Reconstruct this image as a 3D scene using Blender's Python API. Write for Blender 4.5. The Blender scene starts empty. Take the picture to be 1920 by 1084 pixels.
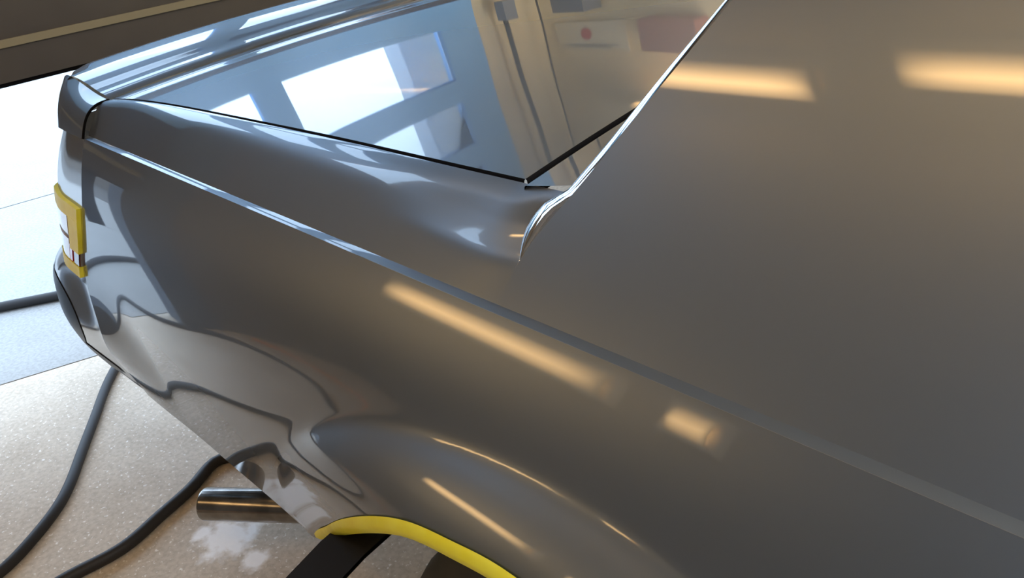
import bpy, math, random
import numpy as np
from mathutils import Matrix, Vector

sc = bpy.context.scene
col = sc.collection

# ------------------------------------------------------------------ camera
CAM = (1.47958, -1.24470, 1.20831)
RIGHT = (0.720807, 0.683992, -0.112219)
DOWN = (0.255860, -0.413030, -0.874038)
FWD = (-0.644184, 0.601300, -0.472721)
cd = bpy.data.cameras.new('camera')
cam = bpy.data.objects.new('camera', cd)
col.objects.link(cam)
cam.matrix_world = Matrix(((RIGHT[0], -DOWN[0], -FWD[0], CAM[0]),
                           (RIGHT[1], -DOWN[1], -FWD[1], CAM[1]),
                           (RIGHT[2], -DOWN[2], -FWD[2], CAM[2]),
                           (0, 0, 0, 1)))
cd.sensor_width = 36.0
cd.lens = 36.0 * 1517.0 / 1920.0
cd.clip_start = 0.02
sc.camera = cam

# ------------------------------------------------------------------ world, exposure
w = bpy.data.worlds.new('daylight')
sc.world = w
w.use_nodes = True
bg = w.node_tree.nodes['Background']
bg.inputs[0].default_value = (0.58, 0.76, 1.0, 1)
bg.inputs[1].default_value = 6.0
sc.view_settings.view_transform = 'Standard'
sc.view_settings.look = 'None'
sc.view_settings.gamma = 1
sc.view_settings.use_curve_mapping = False
sc.view_settings.exposure = 0.0
sc.cycles.use_denoising = True
sc.cycles.max_bounces = 10

TUBE_POWER = 20.0
PANEL_POWER = 14.0
# ------------------------------------------------------------------ materials
def mat(name, color, rough=0.5, metal=0.0, coat=0.0, coat_rough=0.02, emit=None, es=0.0, spec=0.5):
    m = bpy.data.materials.new(name)
    m.use_nodes = True
    b = m.node_tree.nodes['Principled BSDF']
    b.inputs['Base Color'].default_value = (*color, 1)
    b.inputs['Roughness'].default_value = rough
    b.inputs['Metallic'].default_value = metal
    b.inputs['Coat Weight'].default_value = coat
    b.inputs['Coat Roughness'].default_value = coat_rough
    b.inputs['Specular IOR Level'].default_value = spec
    if emit:
        b.inputs['Emission Color'].default_value = (*emit, 1)
        b.inputs['Emission Strength'].default_value = es
    return m

def nd(m, t, **kw):
    n = m.node_tree.nodes.new(t)
    for k, v in kw.items():
        setattr(n, k, v)
    return n

def lk(m, a, b):
    m.node_tree.links.new(a, b)

def noisy(m, c0, c1, scale=5.0, detail=6.0, lo=0.35, hi=0.65, rough_var=None, bump=0.0, bump_scale=80.0):
    b = m.node_tree.nodes['Principled BSDF']
    tc = nd(m, 'ShaderNodeTexCoord')
    n = nd(m, 'ShaderNodeTexNoise')
    n.inputs['Scale'].default_value = scale
    n.inputs['Detail'].default_value = detail
    r = nd(m, 'ShaderNodeValToRGB')
    r.color_ramp.elements[0].position = lo
    r.color_ramp.elements[1].position = hi
    r.color_ramp.elements[0].color = (*c0, 1)
    r.color_ramp.elements[1].color = (*c1, 1)
    lk(m, tc.outputs['Object'], n.inputs['Vector'])
    lk(m, n.outputs['Fac'], r.inputs['Fac'])
    lk(m, r.outputs['Color'], b.inputs['Base Color'])
    if bump:
        n2 = nd(m, 'ShaderNodeTexNoise')
        n2.inputs['Scale'].default_value = bump_scale
        n2.inputs['Detail'].default_value = 5
        bp = nd(m, 'ShaderNodeBump')
        bp.inputs['Strength'].default_value = bump
        bp.inputs['Distance'].default_value = 0.004
        lk(m, tc.outputs['Object'], n2.inputs['Vector'])
        lk(m, n2.outputs['Fac'], bp.inputs['Height'])
        lk(m, bp.outputs['Normal'], b.inputs['Normal'])
    return m

# gunmetal metallic paint: rough flake base under a glossy clear coat
def paint_mat(name, flake, rough, diffuse, coat_rough):
    m = bpy.data.materials.new(name)
    m.use_nodes = True
    nt = m.node_tree
    nt.nodes.clear()
    N = nt.nodes.new
    o = N('ShaderNodeOutputMaterial')
    g = N('ShaderNodeBsdfGlossy'); g.inputs['Color'].default_value = (*flake, 1); g.inputs['Roughness'].default_value = rough
    d = N('ShaderNodeBsdfDiffuse'); d.inputs['Color'].default_value = (*diffuse, 1)
    c = N('ShaderNodeBsdfGlossy'); c.inputs['Color'].default_value = (1, 1, 1, 1); c.inputs['Roughness'].default_value = coat_rough
    f = N('ShaderNodeFresnel'); f.inputs['IOR'].default_value = 1.6
    m1 = N('ShaderNodeMixShader'); m1.inputs[0].default_value = .72
    m2 = N('ShaderNodeMixShader')
    L = nt.links.new
    L(d.outputs[0], m1.inputs[1]); L(g.outputs[0], m1.inputs[2])
    L(f.outputs[0], m2.inputs[0]); L(m1.outputs[0], m2.inputs[1]); L(c.outputs[0], m2.inputs[2])
    L(m2.outputs[0], o.inputs[0])
    return m
M_paint = paint_mat('gunmetal_paint', (.26, .305, .365), .40, (.085, .09, .10), .03)
M_tail = paint_mat('satin_tail_paint', (.26, .275, .30), .42, (.085, .09, .10), .10)
M_tail.node_tree.nodes['Fresnel'].inputs['IOR'].default_value = 1.3
_mu = nd(M_tail, 'ShaderNodeMath', operation='MULTIPLY'); _mu.inputs[1].default_value = .45
_mx = [l.to_node for l in M_tail.node_tree.links if l.from_node.name == 'Fresnel'][0]
lk(M_tail, M_tail.node_tree.nodes['Fresnel'].outputs[0], _mu.inputs[0]); lk(M_tail, _mu.outputs[0], _mx.inputs[0])
M_gap = mat('rubber_and_gap_black', (0.006, 0.006, 0.007), 0.9, spec=.05)
M_tape = noisy(mat('yellow_masking_tape', (0.9, 0.8, 0.03), 0.45), (0.95, 0.84, 0.03), (1.0, 0.92, 0.07), 30, 3, bump=0.15, bump_scale=60)
M_lens = mat('lens_white', (0.66, 0.58, 0.63), 0.12, 0, 0.6, 0.03)
M_red = mat('lens_red', (0.55, 0.01, 0.05), 0.15, 0, 0.6)
M_maroon = mat('lens_dark_red', (0.10, 0.008, 0.012), 0.18, 0, 0.6)
M_bezel = mat('bezel_grey', (0.30, 0.29, 0.31), 0.3, 0.4)
M_black = mat('trim_and_reflection_black', (0.010, 0.010, 0.018), 0.35, 0, 0, spec=.2)
M_tyre = noisy(mat('tyre_rubber', (0.03, 0.028, 0.026), 0.75), (0.03, 0.027, 0.024), (0.055, 0.048, 0.04), 12)
M_liner = mat('liner_black', (0.010, 0.008, 0.007), 0.8, spec=.2)
M_rim = mat('rim_alloy', (0.5, 0.5, 0.5), 0.3, 0.9)
M_hose = mat('hose_rubber', (0.022, 0.020, 0.020), 0.55, spec=.3)
M_chrome = noisy(mat('exhaust_steel', (0.25, 0.24, 0.23), 0.2, 1.0), (.16, .15, .14), (.30, .285, .27), 25, 4)
M_glass_dark = mat('rear_glass', (0.01, 0.012, 0.014), 0.03, 0, 0)

def glass_mat():
    m = bpy.data.materials.new('window_glass')
    m.use_nodes = True
    nt = m.node_tree
    nt.nodes.clear()
    o = nt.nodes.new('ShaderNodeOutputMaterial')
    t = nt.nodes.new('ShaderNodeBsdfTransparent')
    g = nt.nodes.new('ShaderNodeBsdfGlossy')
    g.inputs['Roughness'].default_value = 0.02
    f = nt.nodes.new('ShaderNodeFresnel')
    f.inputs['IOR'].default_value = 1.45
    mx = nt.nodes.new('ShaderNodeMixShader')
    t.inputs[0].default_value = (0.93, 0.96, 0.97, 1)
    nt.links.new(f.outputs[0], mx.inputs[0])
    nt.links.new(t.outputs[0], mx.inputs[1])
    nt.links.new(g.outputs[0], mx.inputs[2])
    nt.links.new(mx.outputs[0], o.inputs[0])
    return m
M_glass = glass_mat()

# ------------------------------------------------------------------ helpers
def link(o, parent=None):
    col.objects.link(o)
    if parent is not None:
        o.parent = parent
        o.matrix_parent_inverse = parent.matrix_world.inverted()
    return o

def empty(name, loc=(0, 0, 0), rz=0.0, label=None, cat=None, group=None, kind=None):
    o = bpy.data.objects.new(name, None)
    col.objects.link(o)
    o.matrix_world = Matrix.Translation(loc) @ Matrix.Rotation(rz, 4, 'Z')
    return tag(o, label, cat, group, kind)

def tag(o, label=None, cat=None, group=None, kind=None):
    if label: o['label'] = label
    if cat: o['category'] = cat
    if group: o['group'] = group
    if kind: o['kind'] = kind
    return o

def mesh(name, V, F, m, parent=None, smooth=True):
    me = bpy.data.meshes.new(name)
    me.from_pydata([tuple(map(float, v)) for v in V], [], F)
    me.update()
    if smooth:
        for p in me.polygons:
            p.use_smooth = True
    me.materials.append(m)
    return link(bpy.data.objects.new(name, me), parent)

class MB:
    def __init__(s): s.V = []; s.F = []
    def grid(s, P, flip=False, closed=False):
        P = np.asarray(P, float)
        a, b = P.shape[:2]
        o = len(s.V)
        s.V += [tuple(q) for q in P.reshape(-1, 3)]
        for i in range(a - 1):
            for j in range(b if closed else b - 1):
                k = (j + 1) % b
                f = [o + i*b + j, o + i*b + k, o + (i+1)*b + k, o + (i+1)*b + j]
                s.F.append(f[::-1] if flip else f)
        return s
    def box(s, c, d, rz=0.0, bev=0.0):
        o = len(s.V)
        cs, sn = math.cos(rz), math.sin(rz)
        for dx in (-.5, .5):
            for dy in (-.5, .5):
                for dz in (-.5, .5):
                    x, y = dx*d[0], dy*d[1]
                    s.V.append((c[0] + x*cs - y*sn, c[1] + x*sn + y*cs, c[2] + dz*d[2]))
        for f in ((0,1,3,2),(4,6,7,5),(0,4,5,1),(2,3,7,6),(0,2,6,4),(1,5,7,3)):
            s.F.append([o+k for k in f])
        return s
    def tube(s, path, r, n=14, cap=True):
        P = np.asarray(path, float)
        o = len(s.V)
        T = np.gradient(P, axis=0)
        T /= np.linalg.norm(T, axis=1)[:, None]
        up = np.array([0, 0, 1.0])
        if abs(T[0] @ up) > .9: up = np.array([1.0, 0, 0])
        N = np.cross(T[0], up); N /= np.linalg.norm(N)
        rr = r if hasattr(r, '__len__') else [r]*len(P)
        for i in range(len(P)):
            N = N - (N @ T[i])*T[i]; N /= np.linalg.norm(N)
            B = np.cross(T[i], N)
            for k in range(n):
                a = 2*math.pi*k/n
                s.V.append(tuple(P[i] + rr[i]*(math.cos(a)*N + math.sin(a)*B)))
        for i in range(len(P)-1):
            for k in range(n):
                s.F.append([o+i*n+k, o+i*n+(k+1) % n, o+(i+1)*n+(k+1) % n, o+(i+1)*n+k])
        if cap:
            s.F.append([o+k for k in range(n)][::-1])
            s.F.append([o+(len(P)-1)*n+k for k in range(n)])
        return s
    def build(s, name, m, parent=None, smooth=True):
        return mesh(name, s.V, s.F, m, parent, smooth)

class NS:                                   # natural cubic spline, vector valued
    def __init__(s, x, y):
        x = np.array(x, float); y = np.array(y, float)
        if y.ndim == 1: y = y[:, None]
        n = len(x); h = np.diff(x)
        A = np.zeros((n, n)); b = np.zeros(y.shape)
        A[0, 0] = A[-1, -1] = 1
        for i in range(1, n-1):
            A[i, i-1] = h[i-1]; A[i, i] = 2*(h[i-1]+h[i]); A[i, i+1] = h[i]
            b[i] = 6*((y[i+1]-y[i])/h[i]-(y[i]-y[i-1])/h[i-1])
        s.m = np.linalg.solve(A, b); s.x = x; s.y = y; s.h = h
    def __call__(s, t):
        i = int(np.clip(np.searchsorted(s.x, t)-1, 0, len(s.h)-1)); h = s.h[i]
        a = (s.x[i+1]-t)/h; b = 1-a
        r = a*s.y[i]+b*s.y[i+1]+((a**3-a)*s.m[i]+(b**3-b)*s.m[i+1])*h*h/6
        return float(r[0]) if len(r) == 1 else r

def curve(pts):                             # spline through points, by chord length 0..1
    P = np.array(pts, float)
    d = np.r_[0, np.cumsum(np.linalg.norm(np.diff(P, axis=0), axis=1))]
    return NS(d/d[-1], P)

def lerpc(pts):                             # piecewise linear by chord length 0..1
    P = np.array(pts, float)
    d = np.r_[0, np.cumsum(np.linalg.norm(np.diff(P, axis=0), axis=1))]; d /= d[-1]
    return lambda t: np.array([np.interp(t, d, P[:, k]) for k in range(P.shape[1])])

def sm(t):
    t = min(max(t, 0.0), 1.0)
    return t*t*(3-2*t)

# ------------------------------------------------------------------ body surface of the car's right side
# x forward, y to the car's left, z up; tail near x = 0
XW, ZW = 1.165, 0.326                       # rear wheel centre
Dq = NS([0, .02, .045, .08, .13, .20, .28, .36, .45, .52, .58, .70], [0, .0098, .0207, .0335, .0452, .0525, .0545, .049, .041, .0335, .0265, .01])
Dt = NS([0, .02, .045, .08, .13, .20, .28, .36, .45, .52, .58, .70], [0, .0105, .0225, .035, .0455, .0525, .0545, .049, .041, .0335, .0265, .01])
def yc(x): return -.816-.0476*(x-.027)
def zc(x): return .868+.01136*(x-.027)
def flare(x, z):
    dx, dz = x-XW, z-ZW
    r = math.hypot(dx, dz); dl = abs(math.degrees(math.atan2(dz, dx))-90)
    s = .447+3.0e-5*dl*dl-r
    s = .5*(s+math.sqrt(s*s+.007**2))
    return .06*(1-math.exp(-s/.05))*sm((100-dl)/80)
def Ys(x, z):
    q = zc(x)-z
    tuck = .008*sm((x+.1)/.3)*sm((q-.30)/.3)
    k = sm((x-.08)/.45)
    return yc(x)-Dq(q)*k-Dt(q)*(1-k)+tuck-flare(x, z)-.034*sm((.12-x)/.3)*math.exp(-((q-.40)/.11)**2)

# ================================================================== THE CAR
car = empty('car', (0.9, 0, 0), 0, 'gunmetal grey car with raised rear spoiler and yellow masking tape on its wheel arch', 'car')

def seam_pt(x):                             # right edge of the trunk opening
    return SEAM(x)
SEAM_X = [.0787, .1213, .388, .5669, .7665, .9077, 1.0297]
SEAM = NS(SEAM_X, [(-.771, .9278), (-.772, .9326), (-.777, .9491), (-.781, .9546), (-.786, .9600), (-.790, .9622), (-.793, .9642)])

def body_side(sgn):
    mb = MB()
    S = lambda P: np.array(P, float)*np.array([1, -sgn, 1]) if sgn > 0 else np.array(P, float)
    out = lambda P, flip=False: mb.grid(S(P), flip != (sgn > 0))
    # ---- lower side: crease down to the sill and the wheel arch
    edge0 = curve([(.024, .868), (.030, .828), (.030, .785), (.015, .745), (-.027, .678), (-.074, .61), (-.079, .577), (-.075, .514), (-.090, .447), (-.104, .385), (-.102, .335), (-.090, .306)])
    bot = [(-.090, .306), (.045, .302), (.158, .302), (.26, .307), (.375, .317), (.46, .324), (.515, .325), (.553, .328)]
    arch = [(.5799, .340), (.6263, .3819), (.7274, .4742), (.8394, .5761), (.9199, .6386), (.9705, .6684), (1.0106, .685), (1.0636, .6974), (1.1102, .7057), (1.16, .708)]
    for a in (80, 65, 50, 35, 20, 5): arch.append((XW+.385*math.cos(math.radians(a)), ZW+.385*math.sin(math.radians(a))))
    front = [(1.56, .30), (1.9, .30), (2.3, .30)]
    bl = bot + arch
    bc = curve(bl)
    NA = 150
    pts = [bc(i/NA) for i in range(NA+1)] + [np.array((1.56+.74*i/8, .30)) for i in range(1, 9)]
    top = []
    L = len(pts)
    xs_b = np.array([p[0] for p in pts])
    for i in range(L):
        u = i/(L-1)
        # top station: follows the bottom, spread evenly
        top.append(.024 + (2.3-.024)*(u**1.0))
    NR = 46
    P = np.zeros((NR+1, L, 3))
    for j in range(L):
        tx = .6*top[j]+.4*max(.024, xs_b[j]) if j > 0 else .024
        tx = .024+(tx-.024)*1.0
        for i in range(NR+1):
            v = i/NR
            x = tx+(pts[j][0]-tx)*v
            zt = zc(tx)
            z = zt+(pts[j][1]-zt)*v
            e = edge0(v); e0 = np.array((.024+(-.090-.024)*v, .868+(.306-.868)*v))
            k = max(0, 1-j/28.0)**2
            x += (e[0]-e0[0])*k; z += (e[1]-e0[1])*k
            P[i, j] = (x, Ys(x, z), z)
    LIP = P[NR].copy()
    out(P, True)
    # rolled-under edge of the panel
    R = np.stack([LIP, LIP+[0, .006, -.006], LIP+[0, .018, -.010], LIP+[0, .035, -.008]])
    out(R, True)
    # ---- the ridge along the crease
    xr = np.linspace(.024, 2.3, 60)
    lo = [(x, yc(x), zc(x)) for x in xr]
    hi = [(x, yc(x)+.0085, zc(x)+.0026) for x in xr]
    out([hi, [(x, yc(x)+.0036, zc(x)+.0017) for x in xr], lo], True)
    # ---- upper quarter: crease up over the shoulder to the trunk seam
    E = curve([(.050, -.785, .9195), (.080, -.785, .9245), (0.1234, -0.7834, 0.9274), (0.3051, -0.7898, 0.9338), (0.4783, -0.7957, 0.9403), (0.6206, -0.802, 0.9429), (0.7387, -0.8072, 0.9451), (0.8383, -0.8115, 0.947), (0.9231, -0.8148, 0.9493), (0.9964, -0.8175, 0.9518), (1.0355, -0.8185, 0.9539), (1.056, -.8145, .9565)])
    yp = lambda x, z: yc(x)+.0085+.55*(z-zc(x)-.0026)+.30*(z-zc(x)-.0026)**2
    T = lambda u: (lambda x: np.array((x, *SEAM(x))))(.0787+(1.0297-.0787)*u/.955) if u < .955 else np.array((1.0297, -.793, .9642))+(np.array((1.0785, -.7985, .9678))-np.array((1.0297, -.793, .9642)))*((u-.955)/.045)
    NC = 90
    # trailing edge of the rear pillar, and the inner line of its flange
    edge_pts = [(1.0439, .8822), (1.0557, .9178), (1.0899, .969), (1.1326, 1.0312), (1.1811, 1.1024), (1.2338, 1.1814), (1.334, 1.33)]
    edge_pts = [(x, yp(x, z), z) for x, z in edge_pts]
    ed = curve(edge_pts)
    N = 70
    E1 = np.array([ed(i/N) for i in range(N+1)])
    z0_, z1_ = .9178, .969
    FS = NS([0, .35, .65, .85, 1.0], [edge_pts[1], (1.0470, -.8195, .9330), (1.0515, -.8085, .9482), (1.0625, -.8030, .9595), (1.0785, -.7985, .9678)])
    F1 = []
    for p in E1:
        if p[2] <= z0_: F1.append(p.copy())
        elif p[2] <= z1_: F1.append(np.array(FS((p[2]-z0_)/(z1_-z0_))))
        else:
            k = sm((p[2]-z1_)/.05)
            F1.append(p+(1-k)*(np.array((1.0785, -.7985, .9678))-np.array(edge_pts[2]))+k*np.array((-.009, .0125, .001)))
    F1 = np.array(F1)
    nz = [i for i in range(N+1) if E1[i][2] <= z1_]
    FB = lerpc([tuple(F1[0])]+[tuple(F1[i]) for i in nz[1:] if F1[i][2] <= .9482])
    FT = lerpc([tuple(F1[i]) for i in nz if F1[i][2] > .9478]+[(1.0785, -.7985, .9678)])
    PU = np.zeros((22, NC+1, 3))
    for j in range(NC+1):
        u = j/NC
        bx = .024+(1.0439-.024)*u
        B = np.array((bx, yc(bx)+.0085, zc(bx)+.0026)); e = np.array(E(u)); t = np.array(T(u))
        for i in range(15):
            v = i/14
            PU[i, j] = B+(e-B)*v+np.array([0, .0004, -.0002])*math.sin(math.pi*v)*sm(u/.1)
        for i in range(15, 22):
            v = (i-14)/7
            PU[i, j] = e+(t-e)*v+np.array([0, 0, .0035])*math.sin(math.pi*v)*(1-sm((u-.8)/.2))
    # soften the shoulder
    for it in range(9):
        PU[8:20] = .5*PU[8:20]+.25*(PU[7:19]+PU[9:21])
    last = np.array([FB(i/14) for i in range(15)]+[FT((i-14)/7) for i in range(15, 22)])
    dl_ = last-PU[:, NC]
    for j in range(NC+1):
        PU[:, j] += dl_*sm((j/NC-.72)/.28)**1.6
    out(PU, False)
    F2 = np.array([p+np.array([.004, .010, -.03])*sm((p[2]-.9673)/.02) for p in F1])
    tg = np.gradient(E1, axis=0)
    nn = np.cross(E1-F1, tg)
    ln_ = np.linalg.norm(nn, axis=1)
    nn = np.array([a/b if b > 1e-9 else np.array((0, 0, 0.0)) for a, b in zip(nn, ln_)])
    nn = np.array([a if a[2] >= 0 else -a for a in nn])
    w_ = np.linalg.norm(E1-F1, axis=1)[:, None]
    arc = [F1+(E1-F1)*t+nn*w_*.14*4*t*(1-t) for t in (0, .15, .3, .45, .6, .75, .88, 1)]
    out([F2]+arc, False)
    cols = []
    K = 34
    for k in range(K+1):
        a = k/K
        bx = 1.0439+(2.3-1.0439)*a
        B = np.array((bx, yc(bx)+.0085, zc(bx)+.0026))
        xt = 1.334+(2.45-1.334)*a
        zt = 1.33+.03*math.sin(math.pi*min(1, a*.7))
        c = []
        for i in range(N+1):
            t = (E1[i][2]-E1[0][2])/(E1[-1][2]-E1[0][2])
            x = E1[i][0]+(bx-1.0439)*(1-t)+(xt-1.334)*t
            z = E1[i][2]+(B[2]-E1[0][2])*(1-t)+(zt-1.33)*t
            c.append((x, yp(x, z), z) if k else tuple(E1[i]))
        cols.append(c)
    out(np.array(cols), True)
    return mb, LIP, bl, E1, F1

mbR, LIP, ARCH, EDGE, FL = body_side(-1)
quarter = mbR.build('quarter_panel', M_paint, car)
mbL, *_ = body_side(1)
mbL.build('quarter_panel', M_paint, car)

# ---- trunk lid
def crown(y, w, h): return h*(1-(abs(y)/w)**2.4)
lid = MB()
n1, n2 = 60, 70
G = np.zeros((n1+1, n2+1, 3))
for i in range(n1+1):
    a = i/n1
    for j in range(n2+1):
        s = -1+2*j/n2
        ax = abs(s)
        x0 = .0835-.026*(1-ax**2); x1 = 1.0235-.030*(1-ax**2)
        x = x0+(x1-x0)*a
        xe = .0835+(1.0247-.0835)*a
        yy, zz = SEAM(xe)
        w = -yy-.003-.0025*a
        G[i, j] = (x, s*w, zz+crown(s, 1.0, .024)+.001)
lid.grid(G, True)
def rim(L, d):                              # rolled edge
    L = np.array(L); d = np.array(d)
    return np.stack([L, L+d*.0015+[0, 0, -.0012], L+d*.002+[0, 0, -.004], L+d*.002+[0, 0, -.016]])
lid.build('trunk_lid', M_paint, car)
lid = MB()
lid.grid(rim(G[:, 0], (0, -1, 0)), False)
lid.grid(rim(G[:, -1], (0, 1, 0)), True)
lid.grid(rim(G[-1], (1, 0, 0)), False)
lid.grid(rim(G[0], (-1, 0, 0)), True)
lid.build('lid_gap_shade', M_gap, car)  # rolled lid edge coloured black to stand for the shade in the gap

# ---- dark seals in the gaps round the lid
def ribbon(name, L, wdt, dvec, drop, parent=car):
    L = np.array(L, float); d = np.array(dvec, float)
    L = L+[0, 0, -drop]
    mb = MB().grid(np.stack([L-d*wdt, L, L+d*wdt]), False)
    mb.grid(np.stack([L-d*wdt+[0, 0, -.006], L+d*wdt+[0, 0, -.006]]), True)
    return mb.build(name, M_gap, parent)
gx = np.linspace(.0787, 1.0297, 50)
for sg in (1, -1):
    ribbon('weatherstrip', [(x, sg*SEAM(x)[0], SEAM(x)[1]) for x in gx], .006, (0, 1, 0), .0055)

# ---- deck panel between lid and rear window
dk = MB()
nu, nv = 14, 60
DK = np.zeros((nu+1, nv+1, 3))
for i in range(nu+1):
    a = i/nu
    for j in range(nv+1):
        s = -1+2*j/nv
        x0 = 1.0345-.030*(1-s*s)
        x = x0+.30*a
        z = .9642+crown(s, 1.0, .024)+.001+.035*a+.07*a**3
        wd = .799-.16*a*a
        z += .012*sm((abs(s)-.9)/.1)*a
        DK[i, j] = (x, s*wd, z)
dk.grid(DK, True)
dk.build('deck_panel', M_paint, car)
MB().grid(rim(DK[0], (-1, 0, 0)), True).build('deck_gap_shade', M_gap, car)  # deck edge blackened too, painted shade of the gap
ribbon('weatherstrip', [(1.0297-.030*(1-(s)**2), s*.79, .9642+crown(s, 1.0, .024)) for s in np.linspace(-1, 1, 60)], .006, (1, 0, 0), .0055)

# ---- roof and rear window
rw = MB()
A = DK[-1]
RW = np.zeros((13, nv+1, 3))
for i in range(13):
    a = i/12
    for j in range(nv+1):
        s = -1+2*j/nv
        top = np.array((1.72, s*.545, 1.345+crown(s, 1, .03)))
        RW[i, j] = A[j]+(top-A[j])*a+np.array([0, 0, .03*math.sin(math.pi*a)])
rw.grid(RW, True).build('rear_window', M_glass_dark, car)
rf = MB()
RF = np.array([[(1.72+.75*i/8, s*.56, 1.345+crown(s, 1, .03)+.02*math.sin(i/8*1.5)) for s in np.linspace(-1, 1, nv+1)] for i in range(9)])
rf.grid(RF, True).build('roof', M_paint, car)

# ---- spoiler across the back of the lid
SP = [(.0745, .9285), (.066, .9325), (.045, .9365), (.010, .9440), (-.030, .9515), (-.085, .9560), (-.118, .9555), (-.138, .9500), (-.150, .9400), (-.155, .925), (-.154, .90), (-.150, .868)]
spc = curve(SP)
sp = MB()
yy = np.linspace(-.772, .772, 60)
SG = np.array([[(lambda q: (q[0]-.030*(1-(y/.772)**2), y, q[1]+crown(y, .772, .026)-.03*sm((abs(y)-.735)/.04)*sm((-q[0]-.06)/.08)*sm((q[1]-.89)/.05)))(spc(i/40)) for y in yy] for i in range(41)])
sp.grid(SG, False)
spoil = sp.build('spoiler', M_paint, car)
ribbon('weatherstrip', [(.0785-.028*(1-(y/.772)**2), y, .9285+crown(y, .772, .025)) for y in yy], .008, (1, 0, 0), .007)

# end caps of the spoiler on the rear corners of the wings
def end_cap(sg):
    seam = curve([(.0233, -.8165, .8675), (.032, -.803, .9), (.050, -.789, .919), (.0755, -.7725, .9277)])
    rows = []
    CY, CZ, XF = -.770, .890, -.100
    for i in range(49):
        u = i/48
        f = min(u/.6, 1.0)
        a = max(0.0, (u-.6)/.4)*math.pi/2
        ca = max(0.0, math.cos(a))**.6
        r = []
        for k in range(29):
            v = k/28
            p = np.array(seam(v))
            x = p[0]+(XF-p[0])*f
            y = p[1]+.006*f*f
            z = p[2]+.024*sm(f)*v**2.5
            y = CY+(y-CY)*ca
            if z > CZ: z = CZ+(z-CZ)*ca
            r.append((x-.045*math.sin(a), sg*abs(y), z))
        rows.append(r)
    rows = np.array(rows)
    mb = MB().grid(rows, sg > 0)
    mb.grid(np.stack([rows[:, 0], rows[:, 0]*[1, .97, 1]]), sg < 0)
    return mb.build('spoiler_end_cap', M_paint, car)
end_cap(-1); end_cap(1)
# seal line between the cap and the wing
sl = curve([(.0233, -.8165, .868), (.032, -.803, .9), (.050, -.789, .919), (.0755, -.7725, .9277)])
MB().tube([np.array(sl(i/20))+[.0, -.0005, .0] for i in range(21)], .0022, 8).build('seam_sealer', M_gap, car)

# ---- tail panel at the rear corner, continuing round the back
E0 = NS([-.868, -.828, -.784, -.743, -.676, -.605, -.568], [.024, .030, .030, .014, -.028, -.075, -.079])
def x0t(z): return E0(-z)
def xrt(z): return -.155-.36*(.885-z)
FO = NS([0, .3, .6, .8, .92, 1.0], [0, .002, .006, .014, .028, .058])
def tailp(f, z, lift=0.0):
    g = min(f, 1.0)
    x = x0t(z)+(xrt(z)-x0t(z))*g
    y = Ys(x, z)+FO(g)
    if f > 1: y += (f-1)*1.0; x -= .004*min(1, (f-1)*10)
    d = np.array([-.3*g, -1, 0.1]) if g < .9 else np.array([-1, -.6, .1])
    return np.array((x, y, z))+lift*d/np.linalg.norm(d)
def patch(f0, f1, z0, z1, lift, nf=24, nz=14, mb=None):
    mb = mb or MB()
    P = np.array([[tailp(f0+(f1-f0)*i/nf, z0+(z1-z0)*j/nz, lift) for j in range(nz+1)] for i in range(nf+1)])
    mb.grid(P, True)
    B = np.array([[tailp(f0+(f1-f0)*i/nf, z0+(z1-z0)*j/nz, -.004) for j in range(nz+1)] for i in range(nf+1)])
    mb.grid(np.stack([P[0], B[0]]), False); mb.grid(np.stack([P[-1], B[-1]]), True)
    mb.grid(np.stack([P[:, 0], B[:, 0]]), True); mb.grid(np.stack([P[:, -1], B[:, -1]]), False)
    return mb
fs = list(np.linspace(0, 1, 30))+[1.02, 1.05, 1.1, 1.3, 1.6, 2.0, 2.44]
tp = MB()
TP = np.array([[tailp(f, z) for z in np.linspace(.585, .868, 34)] for f in fs])
tp.grid(TP, True)
tp.build('tail_panel', M_tail, car)
tl = patch(.05, 1.10, .603, .752, .003, 40, 14).build('tail_light', M_bezel, car)
patch(.36, 1.09, .683, .728, .006, 30, 6).build('lens', M_lens, tl)
patch(.36, 1.09, .624, .672, .006, 30, 6).build('lens', M_lens, tl)
o = patch(.27, .35, .624, .662, .006, 4, 6).build('reflector', M_red, tl); o['label'] = 'bright red lens strip'
o = patch(.06, .21, .612, .657, .006, 6, 6).build('reflector', M_maroon, tl); o['label'] = 'dark red lens strip'
mt = MB()
patch(.04, 1.10, .726, .754, .0075, 40, 4, mt)
patch(.04, .30, .655, .728, .0078, 10, 10, mt)
patch(.04, 1.10, .600, .623, .0075, 40, 4, mt)
mt.build('masking_tape', M_tape, tl)['label'] = 'yellow tape masking the lamp edge'

# ---- rear bumper
BO = NS([-.61, -.59, -.565, -.535, -.48, -.416, -.378, -.34, -.321, -.302], [.058, .076, .088, .094, .099, .090, .079, .062, .052, .036])
XG = NS([-.61, -.555, -.514, -.447, -.385, -.335, -.31], [-.074, -.077, -.075, -.090, -.104, -.102, -.092])
XB = NS([-.61, -.57, -.52, -.46, -.42, -.38, -.34, -.31], [-.31, -.335, -.345, -.345, -.345, -.34, -.335, -.33])
BF = NS([0, .25, .5, .7, .85, .95, 1.0], [0, .002, .005, .011, .024, .045, .075])
def bump(f, z, lift=0.0):
    g = min(f, 1)
    xg = XG(-z); xb = XB(-z)
    x = xg+(xb-xg)*g
    y = Ys(xg, z)+.002
    yb = yc(x)-BO(-z)
    k = sm(g/.8)
    y = y*(1-k)+yb*k+BF(g)
    if f > 1: y += (f-1); x -= .01*min(1, (f-1)*5)
    d = np.array([-.4*g, -1, 0.1]); d /= np.linalg.norm(d)
    return np.array((x, y, z))+lift*d
fb = list(np.linspace(0, 1, 40))+[1.02, 1.06, 1.15, 1.4, 1.8, 2.3, 2.5]
zb = np.linspace(.312, .608, 44)
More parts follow.
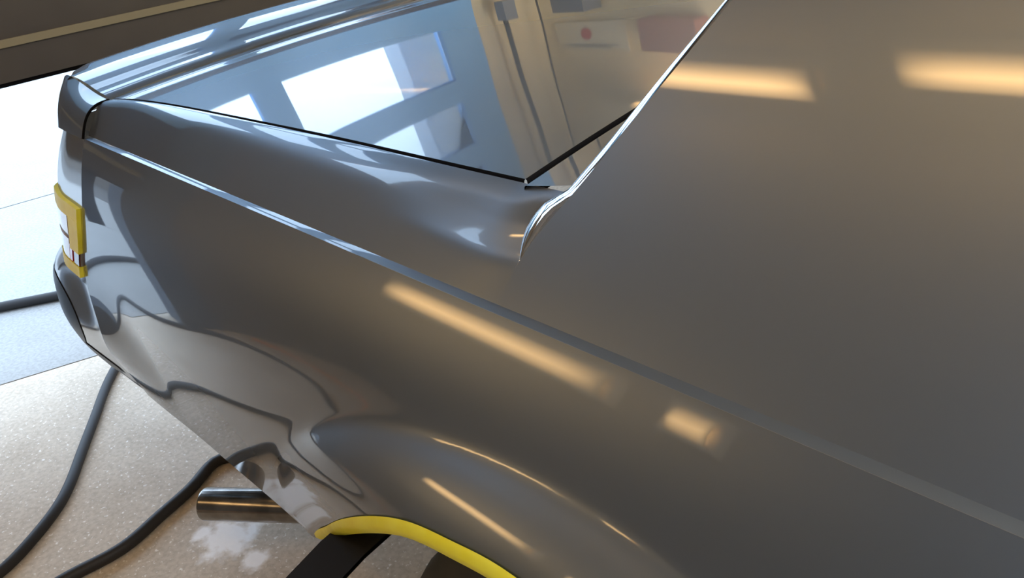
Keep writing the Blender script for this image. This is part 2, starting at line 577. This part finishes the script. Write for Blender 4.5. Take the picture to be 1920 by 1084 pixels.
BP = np.array([[bump(f, z) for z in zb] for f in fb])
bm = MB().grid(BP, True)
bm.grid(np.stack([BP[:, -1], BP[:, -1]*[1, .97, 1]+[.02, 0, .004], BP[:, -1]*[.6, .9, 1]]), True)
bm.grid(np.stack([BP[:, 0], BP[:, 0]*[1, .95, 1]+[.02, 0, .0]]), False)
bumper = bm.build('rear_bumper', M_tail, car)
im = MB()  # dark patch on the bumper end: a reflection put in as colour
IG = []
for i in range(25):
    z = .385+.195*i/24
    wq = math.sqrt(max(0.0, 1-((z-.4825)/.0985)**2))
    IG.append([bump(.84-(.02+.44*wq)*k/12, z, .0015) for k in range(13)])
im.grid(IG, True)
im.build('bumper_dark_reflection', M_black, bumper)['label'] = 'dark patch standing for a reflection in the bumper end'

VG = [[bump(.25+.75*i/30, .335+.072*math.sin(math.pi*(.08+.84*i/30))*k/6, .0018) for k in range(7)] for i in range(31)]
MB().grid(VG, True).build('bumper_valance', M_black, bumper)['label'] = 'black strip under the bumper'

# ---- wheel arch tape
i0 = None
lipi = [k for k in range(len(LIP)) if LIP[k][0] > .60 and LIP[k][2] > .36 and LIP[k][0] < 1.54]
rows = [[], [], [], [], []]
for k in lipi:
    L = LIP[k]
    d = np.array([L[0]-XW, 0, L[2]-ZW]); d /= np.linalg.norm(d)
    a = L+d*.012; a[1] = Ys(a[0], a[2])-.0025
    m_ = L+d*.004; m_[1] = Ys(m_[0], m_[2])-.0045
    b = L+np.array([0, -.002, 0])-d*.004
    c = L+np.array([0, .006, 0])-d*.012
    e = L+np.array([0, .030, 0])-d*.016
    for r, q in zip(rows, (a, m_, b, c, e)): r.append(q)
MB().grid(np.array(rows), False).build('masking_tape', M_tape, car)['label'] = 'yellow tape along the wheel arch lip'

# ---- wheel: tyre and rim behind the arch
def lathe(prof, cx, cy, cz, n=72):
    return np.array([[(cx+r*math.cos(2*math.pi*k/n), cy+dy, cz+r*math.sin(2*math.pi*k/n)) for k in range(n)] for r, dy in prof])
wheel = empty('wheel', (XW, -.80, 0)); wheel.parent = car; wheel.matrix_parent_inverse = car.matrix_world.inverted()
mb = MB().grid(lathe([(.205, -.08), (.215, -.10), (.26, -.112), (.30, -.110), (.318, -.10), (.326, -.08), (.327, 0), (.326, .08), (.30, .11), (.215, .10), (.205, .08)], XW, -.80, .327), False, True)
mb.build('tyre', M_tyre, wheel)
mb = MB().grid(lathe([(.0, -.06), (.06, -.07), (.12, -.05), (.19, -.075), (.207, -.09), (.207, .08)], XW, -.80, .327), False, True)
mb.build('rim', M_rim, wheel)
# black liner sheet hanging at the back of the arch
ln = []
for (px, pz) in ((.745, .50), (.78, .515), (.815, .53), (.85, .545)):
    ln.append([(px, -.70, pz+.02), (px, -.85, pz), (px-.01, -.93, pz-.02), (px-.02, -1.00, pz-.05)])
MB().grid(np.array(ln), False).grid(np.array(ln)+[0, 0, -.006], True).build('arch_liner', M_liner, car)

# ---- side exhaust outlet
ex = empty('exhaust_pipe', (.15, -.83, .13)); ex.parent = car; ex.matrix_parent_inverse = car.matrix_world.inverted()
ax = np.array([.82, .57, 0.0]); ax /= np.linalg.norm(ax)
c0 = np.array([.096, -.8665, .13])
ex_m = MB().tube([c0, c0+ax*.004, c0+ax*.2, c0+ax*.5], [.0315, .033, .033, .033], 40, False)
ex_m.tube([c0+ax*.5, c0+ax*.2, c0+ax*.004, c0], [.030, .030, .030, .0315], 40, False)
ex_m.build('tail_pipe', M_chrome, ex)
LP = np.array([[(x, -.835+.01*k, .305-.045*k*sm((x-.22)/.1)*sm((.56-x)/.1)) for x in np.linspace(.22, .56, 24)] for k in (0, .5, 1)])
MB().grid(LP, False).grid(LP+[0, .004, 0], True).build('inner_sill', M_liner, car)

# ================================================================== THE GARAGE
YAW = math.radians(1.0)
O = np.array([-1.03, -.84, 0.0])            # threshold below the door
dA = np.array([-math.sin(YAW), math.cos(YAW), 0.0])   # along the door, to the car's left
dN = np.array([dA[1], -dA[0], 0.0])         # into the garage
def gp(a, n, z): return O+dA*a+dN*n+np.array([0, 0, z])
AL, AR, NF, HC = 2.35, -1.30, 5.6, 2.62     # left wall, right wall, front wall, ceiling

# concrete floor
def concrete(name, c0, c1, powder=False, specks=(.78, .74, .68)):
    m = mat(name, c0, 0.7)
    b = m.node_tree.nodes['Principled BSDF']
    tc = nd(m, 'ShaderNodeTexCoord')
    n = nd(m, 'ShaderNodeTexNoise'); n.inputs['Scale'].default_value = 4.5; n.inputs['Detail'].default_value = 8; n.inputs['Roughness'].default_value = .7
    r = nd(m, 'ShaderNodeValToRGB'); r.color_ramp.elements[0].position = .3; r.color_ramp.elements[1].position = .7
    r.color_ramp.elements[0].color = (*c0, 1); r.color_ramp.elements[1].color = (*c1, 1)
    lk(m, tc.outputs['Object'], n.inputs['Vector']); lk(m, n.outputs['Fac'], r.inputs['Fac'])
    # speckled aggregate
    v = nd(m, 'ShaderNodeTexNoise'); v.inputs['Scale'].default_value = 105; v.inputs['Detail'].default_value = 3
    r2 = nd(m, 'ShaderNodeValToRGB'); r2.color_ramp.elements[0].position = .62; r2.color_ramp.elements[1].position = .68
    r2.color_ramp.elements[0].color = (0, 0, 0, 1); r2.color_ramp.elements[1].color = (1, 1, 1, 1)
    lk(m, tc.outputs['Object'], v.inputs['Vector']); lk(m, v.outputs['Fac'], r2.inputs['Fac'])
    mx = nd(m, 'ShaderNodeMix', data_type='RGBA')
    mx.inputs[7].default_value = (*specks, 1)
    lk(m, r2.outputs['Color'], mx.inputs[0]); lk(m, r.outputs['Color'], mx.inputs[6])
    v3 = nd(m, 'ShaderNodeTexNoise'); v3.inputs['Scale'].default_value = 90; v3.inputs['Detail'].default_value = 4
    r3 = nd(m, 'ShaderNodeValToRGB'); r3.color_ramp.elements[0].position = .35; r3.color_ramp.elements[1].position = .6
    r3.color_ramp.elements[0].color = (.86, .85, .83, 1); r3.color_ramp.elements[1].color = (1.05, 1.05, 1.05, 1)
    lk(m, tc.outputs['Object'], v3.inputs['Vector']); lk(m, v3.outputs['Fac'], r3.inputs['Fac'])
    mm = nd(m, 'ShaderNodeMix', data_type='RGBA', blend_type='MULTIPLY'); mm.inputs[0].default_value = 1
    lk(m, mx.outputs[2], mm.inputs[6]); lk(m, r3.outputs['Color'], mm.inputs[7])
    last = mm.outputs[2]
    if powder:
        for (cx, cy, rad) in ((.070, -.838, .075), (.177, -.837, .035), (.01, -.87, .025)):
            sub = nd(m, 'ShaderNodeVectorMath', operation='DISTANCE')
            lk(m, tc.outputs['Object'], sub.inputs[0]); sub.inputs[1].default_value = (cx, cy, 0)
            ns = nd(m, 'ShaderNodeTexNoise'); ns.inputs['Scale'].default_value = 28; ns.inputs['Detail'].default_value = 6
            lk(m, tc.outputs['Object'], ns.inputs['Vector'])
            ad = nd(m, 'ShaderNodeMath', operation='MULTIPLY_ADD'); ad.inputs[1].default_value = rad*1.7
            lk(m, ns.outputs['Fac'], ad.inputs[0]); lk(m, sub.outputs['Value'], ad.inputs[2])
            rr = nd(m, 'ShaderNodeMapRange'); rr.inputs[1].default_value = rad*1.85; rr.inputs[2].default_value = rad*1.35
            rr.inputs[3].default_value = 0; rr.inputs[4].default_value = .9
            lk(m, ad.outputs[0], rr.inputs[0])
            pm = nd(m, 'ShaderNodeMix', data_type='RGBA'); pm.inputs[7].default_value = (.97, .97, .98, 1)
            lk(m, rr.outputs[0], pm.inputs[0]); lk(m, last, pm.inputs[6]); last = pm.outputs[2]
    lk(m, last, b.inputs['Base Color'])
    bp = nd(m, 'ShaderNodeBump'); bp.inputs['Strength'].default_value = .25; bp.inputs['Distance'].default_value = .002
    lk(m, v.outputs['Fac'], bp.inputs['Height']); lk(m, bp.outputs['Normal'], b.inputs['Normal'])
    return m
M_floor = concrete('garage_concrete', (.46, .378, .285), (.61, .525, .42), True)
M_drive = concrete('driveway_concrete', (.27, .265, .25), (.31, .305, .29), False, (.32, .315, .30))
M_sealstrip = mat('seal_tan', (.22, .19, .12), .5)
M_road = noisy(mat('road_asphalt', (.09, .085, .08), .8), (.085, .08, .074), (.11, .103, .095), 3, 6)
M_joint = mat('joint_dark', (.06, .055, .05), .9)

def slab(name, quad, m, z0=-.12, z1=0.0):
    q = [np.array((*p, 0.0)) for p in quad]
    V = [p+[0, 0, z1] for p in q]+[p+[0, 0, z0] for p in q]
    n = len(q)
    F = [list(range(n)), list(range(n, 2*n))[::-1]]+[[i, i+n, (i+1) % n+n, (i+1) % n] for i in range(n)]
    return tag(mesh(name, V, F, m, None, False), kind='structure')
jd = np.array([.3475, .9377]); jp = np.array([-1.05, -.895])     # floor joint at the threshold
jn = np.array([-jd[1], jd[0]])                                    # towards the outside
kd = np.array([.17, .985]); kp = np.array([-2.815, -.31])
j = lambda t, o=0.0: tuple(jp+jd*t+jn*o)
k_ = lambda t, o=0.0: tuple(kp+kd*t+np.array([-kd[1], kd[0]])*o)
slab('floor', [j(-5), (6.5, -6.0), (6.5, 5.0), j(5.5)], M_floor)
slab('driveway', [j(-5, .006), j(5.5, .006), k_(6, -.006), k_(-6, -.006)], M_drive)
slab('driveway', [k_(-6, .006), k_(6, .006), (-6.4, 12), (-6.4, -12)], M_drive)
slab('road', [(-6.4, -30), (-6.4, 30), (-14.9, 30), (-14.9, -30)], M_road, -.12, -.01)
tag(mesh('ground', [(-60, -60, -.13), (60, -60, -.13), (60, 60, -.13), (-60, 60, -.13)], [[0, 1, 2, 3]], M_joint, None, False), kind='structure')

M_wall_l = mat('plywood', (.5, .4, .24), .6)
def plywood(m):
    noisy(m, (.74, .62, .38), (.88, .77, .52), 2.5, 8, .3, .7)
plywood(M_wall_l)
M_wall_r = noisy(mat('wall_brown', (.16, .148, .135), .8), (.14, .13, .118), (.175, .163, .15), 1.5, 5)
M_ceil = noisy(mat('ceiling_board', (.45, .43, .40), .85), (.42, .40, .37), (.48, .46, .42), 1.2, 4)
M_door = noisy(mat('door_brown', (.06, .05, .042), .5), (.050, .042, .036), (.066, .057, .048), 3, 5)
M_dblue = noisy(mat('door_blue_paint', (.22, .50, .95), .5), (.20, .48, .93), (.25, .53, .97), 4, 5)
M_trim = mat('trim_dark', (.10, .09, .085), .5)
M_fixw = mat('frame_white', (.7, .69, .66), .5)
M_post = mat('post_blue_grey', (.10, .12, .15), .6)

def wallbox(name, a0, a1, n0, n1, z0, z1, m, parent=None, kind='structure'):
    c = gp((a0+a1)/2, (n0+n1)/2, (z0+z1)/2)
    o = MB().box(c, (abs(n1-n0), abs(a1-a0), abs(z1-z0)), YAW).build(name, m, parent, False)
    return tag(o, kind=kind) if parent is None else o
wallbox('wall_left', AL, AL+.12, -.06, NF, 0, HC, M_wall_l)
WX0, WX1, WZ0, WZ1 = 2.9, 5.2, .75, 2.3  # window opening added to let neutral fill daylight in
wallbox('wall_right', AR-.12, AR, -.06, WX0, 0, HC, M_wall_r)
wallbox('wall_right', AR-.12, AR, WX1, NF, 0, HC, M_wall_r)
wallbox('wall_right', AR-.12, AR, WX0, WX1, 0, WZ0, M_wall_r)
wallbox('wall_right', AR-.12, AR, WX0, WX1, WZ1, HC, M_wall_r)
win = empty('fill_window', tuple(gp(AR-.06, (WX0+WX1)/2, (WZ0+WZ1)/2)), YAW, kind='structure')
mb = MB()
for n0, n1, z0, z1 in ((WX0, WX1, WZ0, WZ0+.05), (WX0, WX1, WZ1-.05, WZ1), (WX0, WX0+.05, WZ0+.05, WZ1-.05), (WX1-.05, WX1, WZ0+.05, WZ1-.05), ((WX0+WX1)/2-.025, (WX0+WX1)/2+.025, WZ0+.05, WZ1-.05)):
    mb.box(gp(AR-.06, (n0+n1)/2, (z0+z1)/2), (n1-n0, .08, z1-z0), YAW)
mb.build('window_frame', M_fixw, win, False)
for n0, n1 in ((WX0+.05, (WX0+WX1)/2-.025), ((WX0+WX1)/2+.025, WX1-.05)):
    MB().box(gp(AR-.06, (n0+n1)/2, (WZ0+WZ1)/2), (n1-n0, .006, WZ1-WZ0-.1), YAW).build('pane', M_glass, win, False)
wallbox('wall_front', AR, AL, NF, NF+.12, 0, HC, M_wall_r)
wallbox('ceiling', AR-.12, AL+.12, -.06, NF+.12, HC, HC+.1, M_ceil)
DH0, DH1 = .822, 2.30
JL, JR = 1.90, -.44                        # door opening
wallbox('wall_rear', JL+.025, AL, -.14, -.02, 0, HC, M_wall_l)
TA0, TA1, TZ0, TZ1 = -1.24, -.66, 1.70, 2.50  # window added so the fender top mirrors a bright band
wallbox('wall_rear', AR, TA0, -.14, -.02, 0, HC, M_wall_r)
wallbox('wall_rear', TA1, JR-.17, -.14, -.02, 0, HC, M_wall_r)
wallbox('wall_rear', TA0, TA1, -.14, -.02, 0, TZ0, M_wall_r)
wallbox('wall_rear', TA0, TA1, -.14, -.02, TZ1, HC, M_wall_r)
win2 = empty('highlight_window', tuple(gp((TA0+TA1)/2, -.08, (TZ0+TZ1)/2)), YAW, kind='structure')
mb = MB()
for a0, a1, z0, z1 in ((TA0, TA1, TZ0, TZ0+.03), (TA0, TA1, TZ1-.03, TZ1), (TA0, TA0+.03, TZ0+.03, TZ1-.03), (TA1-.03, TA1, TZ0+.03, TZ1-.03)):
    mb.box(gp((a0+a1)/2, -.08, (z0+z1)/2), (.08, a1-a0, z1-z0), YAW)
mb.build('window_frame', M_fixw, win2, False)
MB().box(gp((TA0+TA1)/2, -.08, (TZ0+TZ1)/2), (.006, TA1-TA0-.06, TZ1-TZ0-.06), YAW).build('pane', M_glass, win2, False)
wallbox('trim_2', JL, JL+.025, -.14, .0, 0, HC, M_dblue)
wallbox('trim_1', JR-.17, JR, -.14, .0, 0, HC, M_post)
wallbox('wall_rear', JR, JL, -.14, -.02, DH1, HC, M_trim)

# sectional garage door, partly raised, with rows of panes
door = empty('door_1', tuple(gp(0, 0, 0)), YAW, kind='structure')
def dbox(mb, a0, a1, z0, z1, n0=-.02, n1=.025):
    return mb.box(gp((a0+a1)/2, (n0+n1)/2, (z0+z1)/2), (n1-n0, abs(a1-a0), z1-z0), YAW)
cols_ = [(-.36, .22), (.31, .83), (.94, 1.70)]
rows_ = [(1.30, 1.595), (1.73, 1.96), (2.06, 2.22)]
mb = MB()
dbox(mb, JR, JL, DH0, .914)                  # bottom rail
mb.build('door_panel', M_door, door, False)
mb = MB(); dbox(mb, JR, JL, .922, 1.105)
mb.build('door_panel', M_door, door, False)
mb = MB(); dbox(mb, JR, JL, 1.11, 1.29)
mb.build('door_panel', M_dblue, door, False)
mb = MB()
zz_ = 1.29
for (z0, z1) in rows_:
    if z0 > zz_: dbox(mb, JR, JL, zz_, z0)
    edges = [JR]+[v for c in cols_ for v in c]+[JL]
    for i in range(0, len(edges), 2): dbox(mb, edges[i], edges[i+1], z0, z1)
    zz_ = z1
dbox(mb, JR, JL, zz_, DH1+.02)
mb.build('door_panel', M_dblue, door, False)
mb = MB(); dbox(mb, JR, JL, .908, .928, .02, .032); mb.build('section_seal', M_sealstrip, door, False)
mb = MB(); dbox(mb, JR, JL, DH0-.012, DH0+.002, -.01, .015); mb.build('bottom_seal', M_gap, door, False)
for (z0, z1) in rows_:
    for (a0, a1) in cols_:
        mb = MB(); dbox(mb, a0, a1, z0, z1, -.002, .002); mb.build('pane', M_glass, door, False)

# ---- warm tube lamps under the ceiling
M_tube = mat('tube_glow', (1, .8, .5), .4, emit=(1.0, .60, .24), es=TUBE_POWER)
tcg = nd(M_tube, 'ShaderNodeTexCoord'); spg = nd(M_tube, 'ShaderNodeSeparateXYZ')
lk(M_tube, tcg.outputs['Generated'], spg.inputs[0])
def hump(sock, p):
    a = nd(M_tube, 'ShaderNodeMath', operation='MULTIPLY_ADD'); a.inputs[1].default_value = 2; a.inputs[2].default_value = -1
    b = nd(M_tube, 'ShaderNodeMath', operation='ABSOLUTE'); c = nd(M_tube, 'ShaderNodeMath', operation='POWER'); c.inputs[1].default_value = p
    d = nd(M_tube, 'ShaderNodeMath', operation='SUBTRACT'); d.inputs[0].default_value = 1
    lk(M_tube, sock, a.inputs[0]); lk(M_tube, a.outputs[0], b.inputs[0]); lk(M_tube, b.outputs[0], c.inputs[0]); lk(M_tube, c.outputs[0], d.inputs[1])
    return d.outputs[0]
h1 = hump(spg.outputs['Y'], 1.0); h2 = hump(spg.outputs['X'], 6.0)
mg = nd(M_tube, 'ShaderNodeMath', operation='MULTIPLY'); lk(M_tube, h1, mg.inputs[0]); lk(M_tube, h2, mg.inputs[1])
mh = nd(M_tube, 'ShaderNodeMath', operation='MULTIPLY'); mh.inputs[1].default_value = TUBE_POWER; lk(M_tube, mg.outputs[0], mh.inputs[0])
lk(M_tube, mh.outputs[0], M_tube.node_tree.nodes['Principled BSDF'].inputs['Emission Strength'])
M_fix = mat('fixture_white', (.7, .68, .62), .5)
M_wtube = mat('wall_lamp_glow', (1, .8, .5), .4, emit=(1.0, .60, .24), es=7.0)
def glow_bands(m, power, ax):
    nt = m.node_tree
    tc = nd(m, 'ShaderNodeTexCoord'); sp_ = nd(m, 'ShaderNodeSeparateXYZ'); lk(m, tc.outputs['Generated'], sp_.inputs[0])
    outs = []
    for a, p in ((ax, 1.3), ('X', 6.0)):
        q = nd(m, 'ShaderNodeMath', operation='MULTIPLY_ADD'); q.inputs[1].default_value = 2; q.inputs[2].default_value = -1
        b = nd(m, 'ShaderNodeMath', operation='ABSOLUTE'); c = nd(m, 'ShaderNodeMath', operation='POWER'); c.inputs[1].default_value = p
        d = nd(m, 'ShaderNodeMath', operation='SUBTRACT'); d.inputs[0].default_value = 1
        lk(m, sp_.outputs[a], q.inputs[0]); lk(m, q.outputs[0], b.inputs[0]); lk(m, b.outputs[0], c.inputs[0]); lk(m, c.outputs[0], d.inputs[1])
        outs.append(d.outputs[0])
    mg = nd(m, 'ShaderNodeMath', operation='MULTIPLY'); lk(m, outs[0], mg.inputs[0]); lk(m, outs[1], mg.inputs[1])
    mh = nd(m, 'ShaderNodeMath', operation='MULTIPLY'); mh.inputs[1].default_value = power; lk(m, mg.outputs[0], mh.inputs[0])
    lk(m, mh.outputs[0], nt.nodes['Principled BSDF'].inputs['Emission Strength'])
glow_bands(M_wtube, 9.0, 'Z')
def wall_lamp(x0, x1, y, z, ht, label):
    t = empty('wall_lamp', ((x0+x1)/2, y, z), 0, label, 'lamp', 'frosted lamps on the right hand wall')
    MB().box(((x0+x1)/2, y-.03, z), (x1-x0+.04, .05, ht+.03)).build('housing', M_fix, t, False)
    P = [[(x, y-.005+.022*(1-(2*k/8-1)**2), z-ht/2+ht*k/8) for k in range(9)] for x in np.linspace(x0, x1, 3)]
    MB().grid(P, True).build('diffuser', M_wtube, t)
def tube_lamp(x0, x1, y, label, z=2.46, wd=.17):
    t = empty('tube_lamp', ((x0+x1)/2, y, z), 0, label, 'lamp', 'warm tube lamps of the garage')
    MB().box(((x0+x1)/2, y, z+.075), (x1-x0+.06, wd*.7, .07)).build('housing', M_fix, t, False)
    sec = [(-wd/2, .035), (-wd/2, .012), (-wd*.36, -.004), (0, -.010), (wd*.36, -.004), (wd/2, .012), (wd/2, .035)]
    P = [[(x, y+a, z+b) for a, b in sec] for x in np.linspace(x0, x1, 3)]
    d = MB().grid(P, True, True)
    n = len(sec)
    d.F += [list(range(n)), list(range(2*n, 3*n))[::-1]]
    d.build('diffuser', M_tube, t, False)
tube_lamp(-.45, .26, -1.94, 'warm glowing ceiling lamp nearest the garage door')
tube_lamp(.52, 1.50, -1.84, 'warm glowing ceiling lamp second from the garage door')
M_panel = mat('fill_panel_glow', (1, 1, 1), .4, emit=(1.0, .95, .88), es=PANEL_POWER)
def fill_panel(x, y, lx, ly, label):  # ceiling panels added as neutral fill light for the room
    t = empty('fill_panel', (x, y, HC-.05), 0, label, 'lamp', 'added white fill panels')
    MB().box((x, y, HC-.03), (lx+.05, ly+.05, .06)).build('frame', M_fix, t, False)
    MB().box((x, y, HC-.066), (lx, ly, .012)).build('diffuser', M_panel, t, False)
fill_panel(2.7, -.9, 1.2, .6, 'added white fill panel over the front of the car on the window side')
fill_panel(2.7, .8, 1.2, .6, 'added white fill panel over the front of the car on the plywood side')
fill_panel(4.3, -.9, 1.2, .6, 'added white fill panel nearest the front wall on the window side')
fill_panel(4.3, .8, 1.2, .6, 'added white fill panel nearest the front wall on the plywood side')
fill_panel(.9, .95, 1.2, .5, 'added white fill panel above the rear window beside the plywood wall')
wall_lamp(-.70, .30, -2.04, 1.0, .15, 'long frosted wall lamp glowing on the right hand wall')
wall_lamp(.50, .62, -2.04, 1.0, .15, 'short frosted wall lamp glowing on the right hand wall')
tube_lamp(-.60, .55, 1.42, 'warm glowing lamp halfway up the plywood wall', 1.90, .09)

# ---- things on and beyond the walls, seen mirrored in the paint
strap = MB(); strap.box(gp(-.31, .03, .66), (.012, .055, .34), YAW); strap.build('pull_strap', M_black, door, False)
M_card = mat('card_cream', (.75, .70, .55), .6)
M_redink = mat('ink_red', (.55, .05, .06), .6)
M_ink = mat('ink_grey', (.2, .2, .22), .6)
def wl(x): return O[1]+AL*dA[1]+(x-O[0])*dN[1]   # wall_left inner face at this x (approximately)
sg = empty('wall_sign', (-.82, wl(-.82)-.012, 1.53), 0, 'cream paper sign with a red mark on the plywood wall', 'sign')
MB().box((-.82, wl(-.82)-.008, 1.53), (.40, .006, .20)).build('card', M_card, sg, False)
mbb = MB()
mbb.grid([[( -.84+r*.03*math.cos(2*math.pi*k/20), wl(-.82)-.013, 1.52+r*.045*math.sin(2*math.pi*k/20)) for k in range(21)] for r in (0.001, 1)], False)
mbb.build('emblem', M_redink, sg, False)
mbb = MB()
for zq, ww in ((1.595, .30), (1.61, .22)): mbb.box((-.82, wl(-.82)-.012, zq), (ww, .002, .006))
mbb.build('printing', M_ink, sg, False)
tb = tag(MB().box((-.82, wl(-.82)-.07, 1.20), (.17, .12, .26)).build('wall_box', mat('box_grey', (.16, .18, .22), .5), None, False), 'grey box mounted on the plywood wall under the paper sign', 'box')
tb = tag(MB().box((-.36, wl(-.36)-.06, 1.50), (.26, .10, .18)).build('first_aid_box', mat('box_dusky_red', (.36, .14, .13), .5), None, False), 'dusky red box mounted on the plywood wall beside the paper sign', 'box')
def cord(pts, r, label):
    c = curve(pts)
    return tag(MB().tube([c(i/40) for i in range(41)], r, 10).build('hanging_cord', M_hose), label, 'cord')
cord([(-1.0, 1.205, 2.45), (-1.0, 1.215, 2.0), (-1.0, 1.20, 1.65), (-1.0, 1.19, 1.30)], .011, 'thick dark cord hanging on the plywood beside the garage door')
cord([(-1.0, 1.40, 2.3), (-1.0, 1.41, 1.8), (-1.0, 1.40, 1.2)], .005, 'thin dark cord hanging near the corner of the plywood walls')
tag(MB().box((-.98, 1.19, 1.26), (.05, .07, .12)).build('socket_box', mat('socket_grey', (.22, .25, .30), .5), None, False), 'grey socket box at the end of the thick hanging cord', 'box')
tag(MB().box((-16, 2, 1.15), (2, 44, 2.7)).build('building', noisy(mat('render_beige', (.2, .18, .16), .8), (.15, .133, .117), (.19, .168, .148), .4, 4), None, False), 'long beige building across the yard behind the driveway', 'building')
tag(MB().box((-1.60, 1.36, 1.2), (.12, .70, 2.4)).build('gate_post', mat('post_grey', (.62, .66, .72), .8), None, False), 'pale grey post standing outside behind the door panes', 'post')

# ================================================================== THINGS ON THE FLOOR
def hose(name, pts, r, label, cat='hose'):
    c = curve(pts)
    n = max(60, 12*len(pts))
    return tag(MB().tube([c(i/n) for i in range(n+1)], r, 16).build(name, M_hose), label, cat)
hose('air_hose', [(-1.62, -1.08, .012), (-1.35, -1.15, .012), (-1.1, -1.20, .012), (-.95, -1.36, .012), (-.80, -1.50, .012), (-.52, -1.56, .012), (-.30, -1.42, .012), (-.229, -1.205, .012), (-.268, -1.134, .012), (-.34, -1.046, .012), (-.482, -.944, .012), (-.636, -.844, .012), (-.824, -.715, .012), (-.98, -.5, .012), (-.9, -.1, .012), (-.7, .4, .012)], .0125, 'long black hose on the concrete running up towards the rear bumper')
hose('air_hose', [(.9, -1.75, .013), (.3, -1.55, .013), (-.04, -1.3, .013), (-.089, -1.113, .013), (-.076, -1.006, .013), (-.103, -.91, .013), (-.141, -.801, .013), (-.170, -.727, .013), (-.150, -.70, .014), (-.08, -.66, .013), (.1, -.5, .013), (.5, -.2, .013)], .0135, 'black hose on the concrete bending sharply under the car beside the exhaust outlet')
hose('drain_hose', [(-2.3, -2.0, .018), (-1.95, -1.38, .018), (-1.615, -.797, .018), (-1.529, -.664, .018), (-1.33, -.3, .018), (-1.25, .2, .018), (-1.3, .8, .018)], .017, 'dark hose lying outside on the white driveway behind the bumper')
c_ = curve([(1.2, -1.98, .008), (.3, -1.95, .008), (-.3, -1.85, .008), (-.7, -1.76, .008), (-.90, -1.68, .008), (-.985, -1.58, .008)])
tag(MB().tube([c_(i/80) for i in range(81)], .008, 12).build('extension_cord', mat('cord_orange', (.85, .25, .03), .5)), 'orange extension cord lying along the foot of the right hand wall', 'cord')
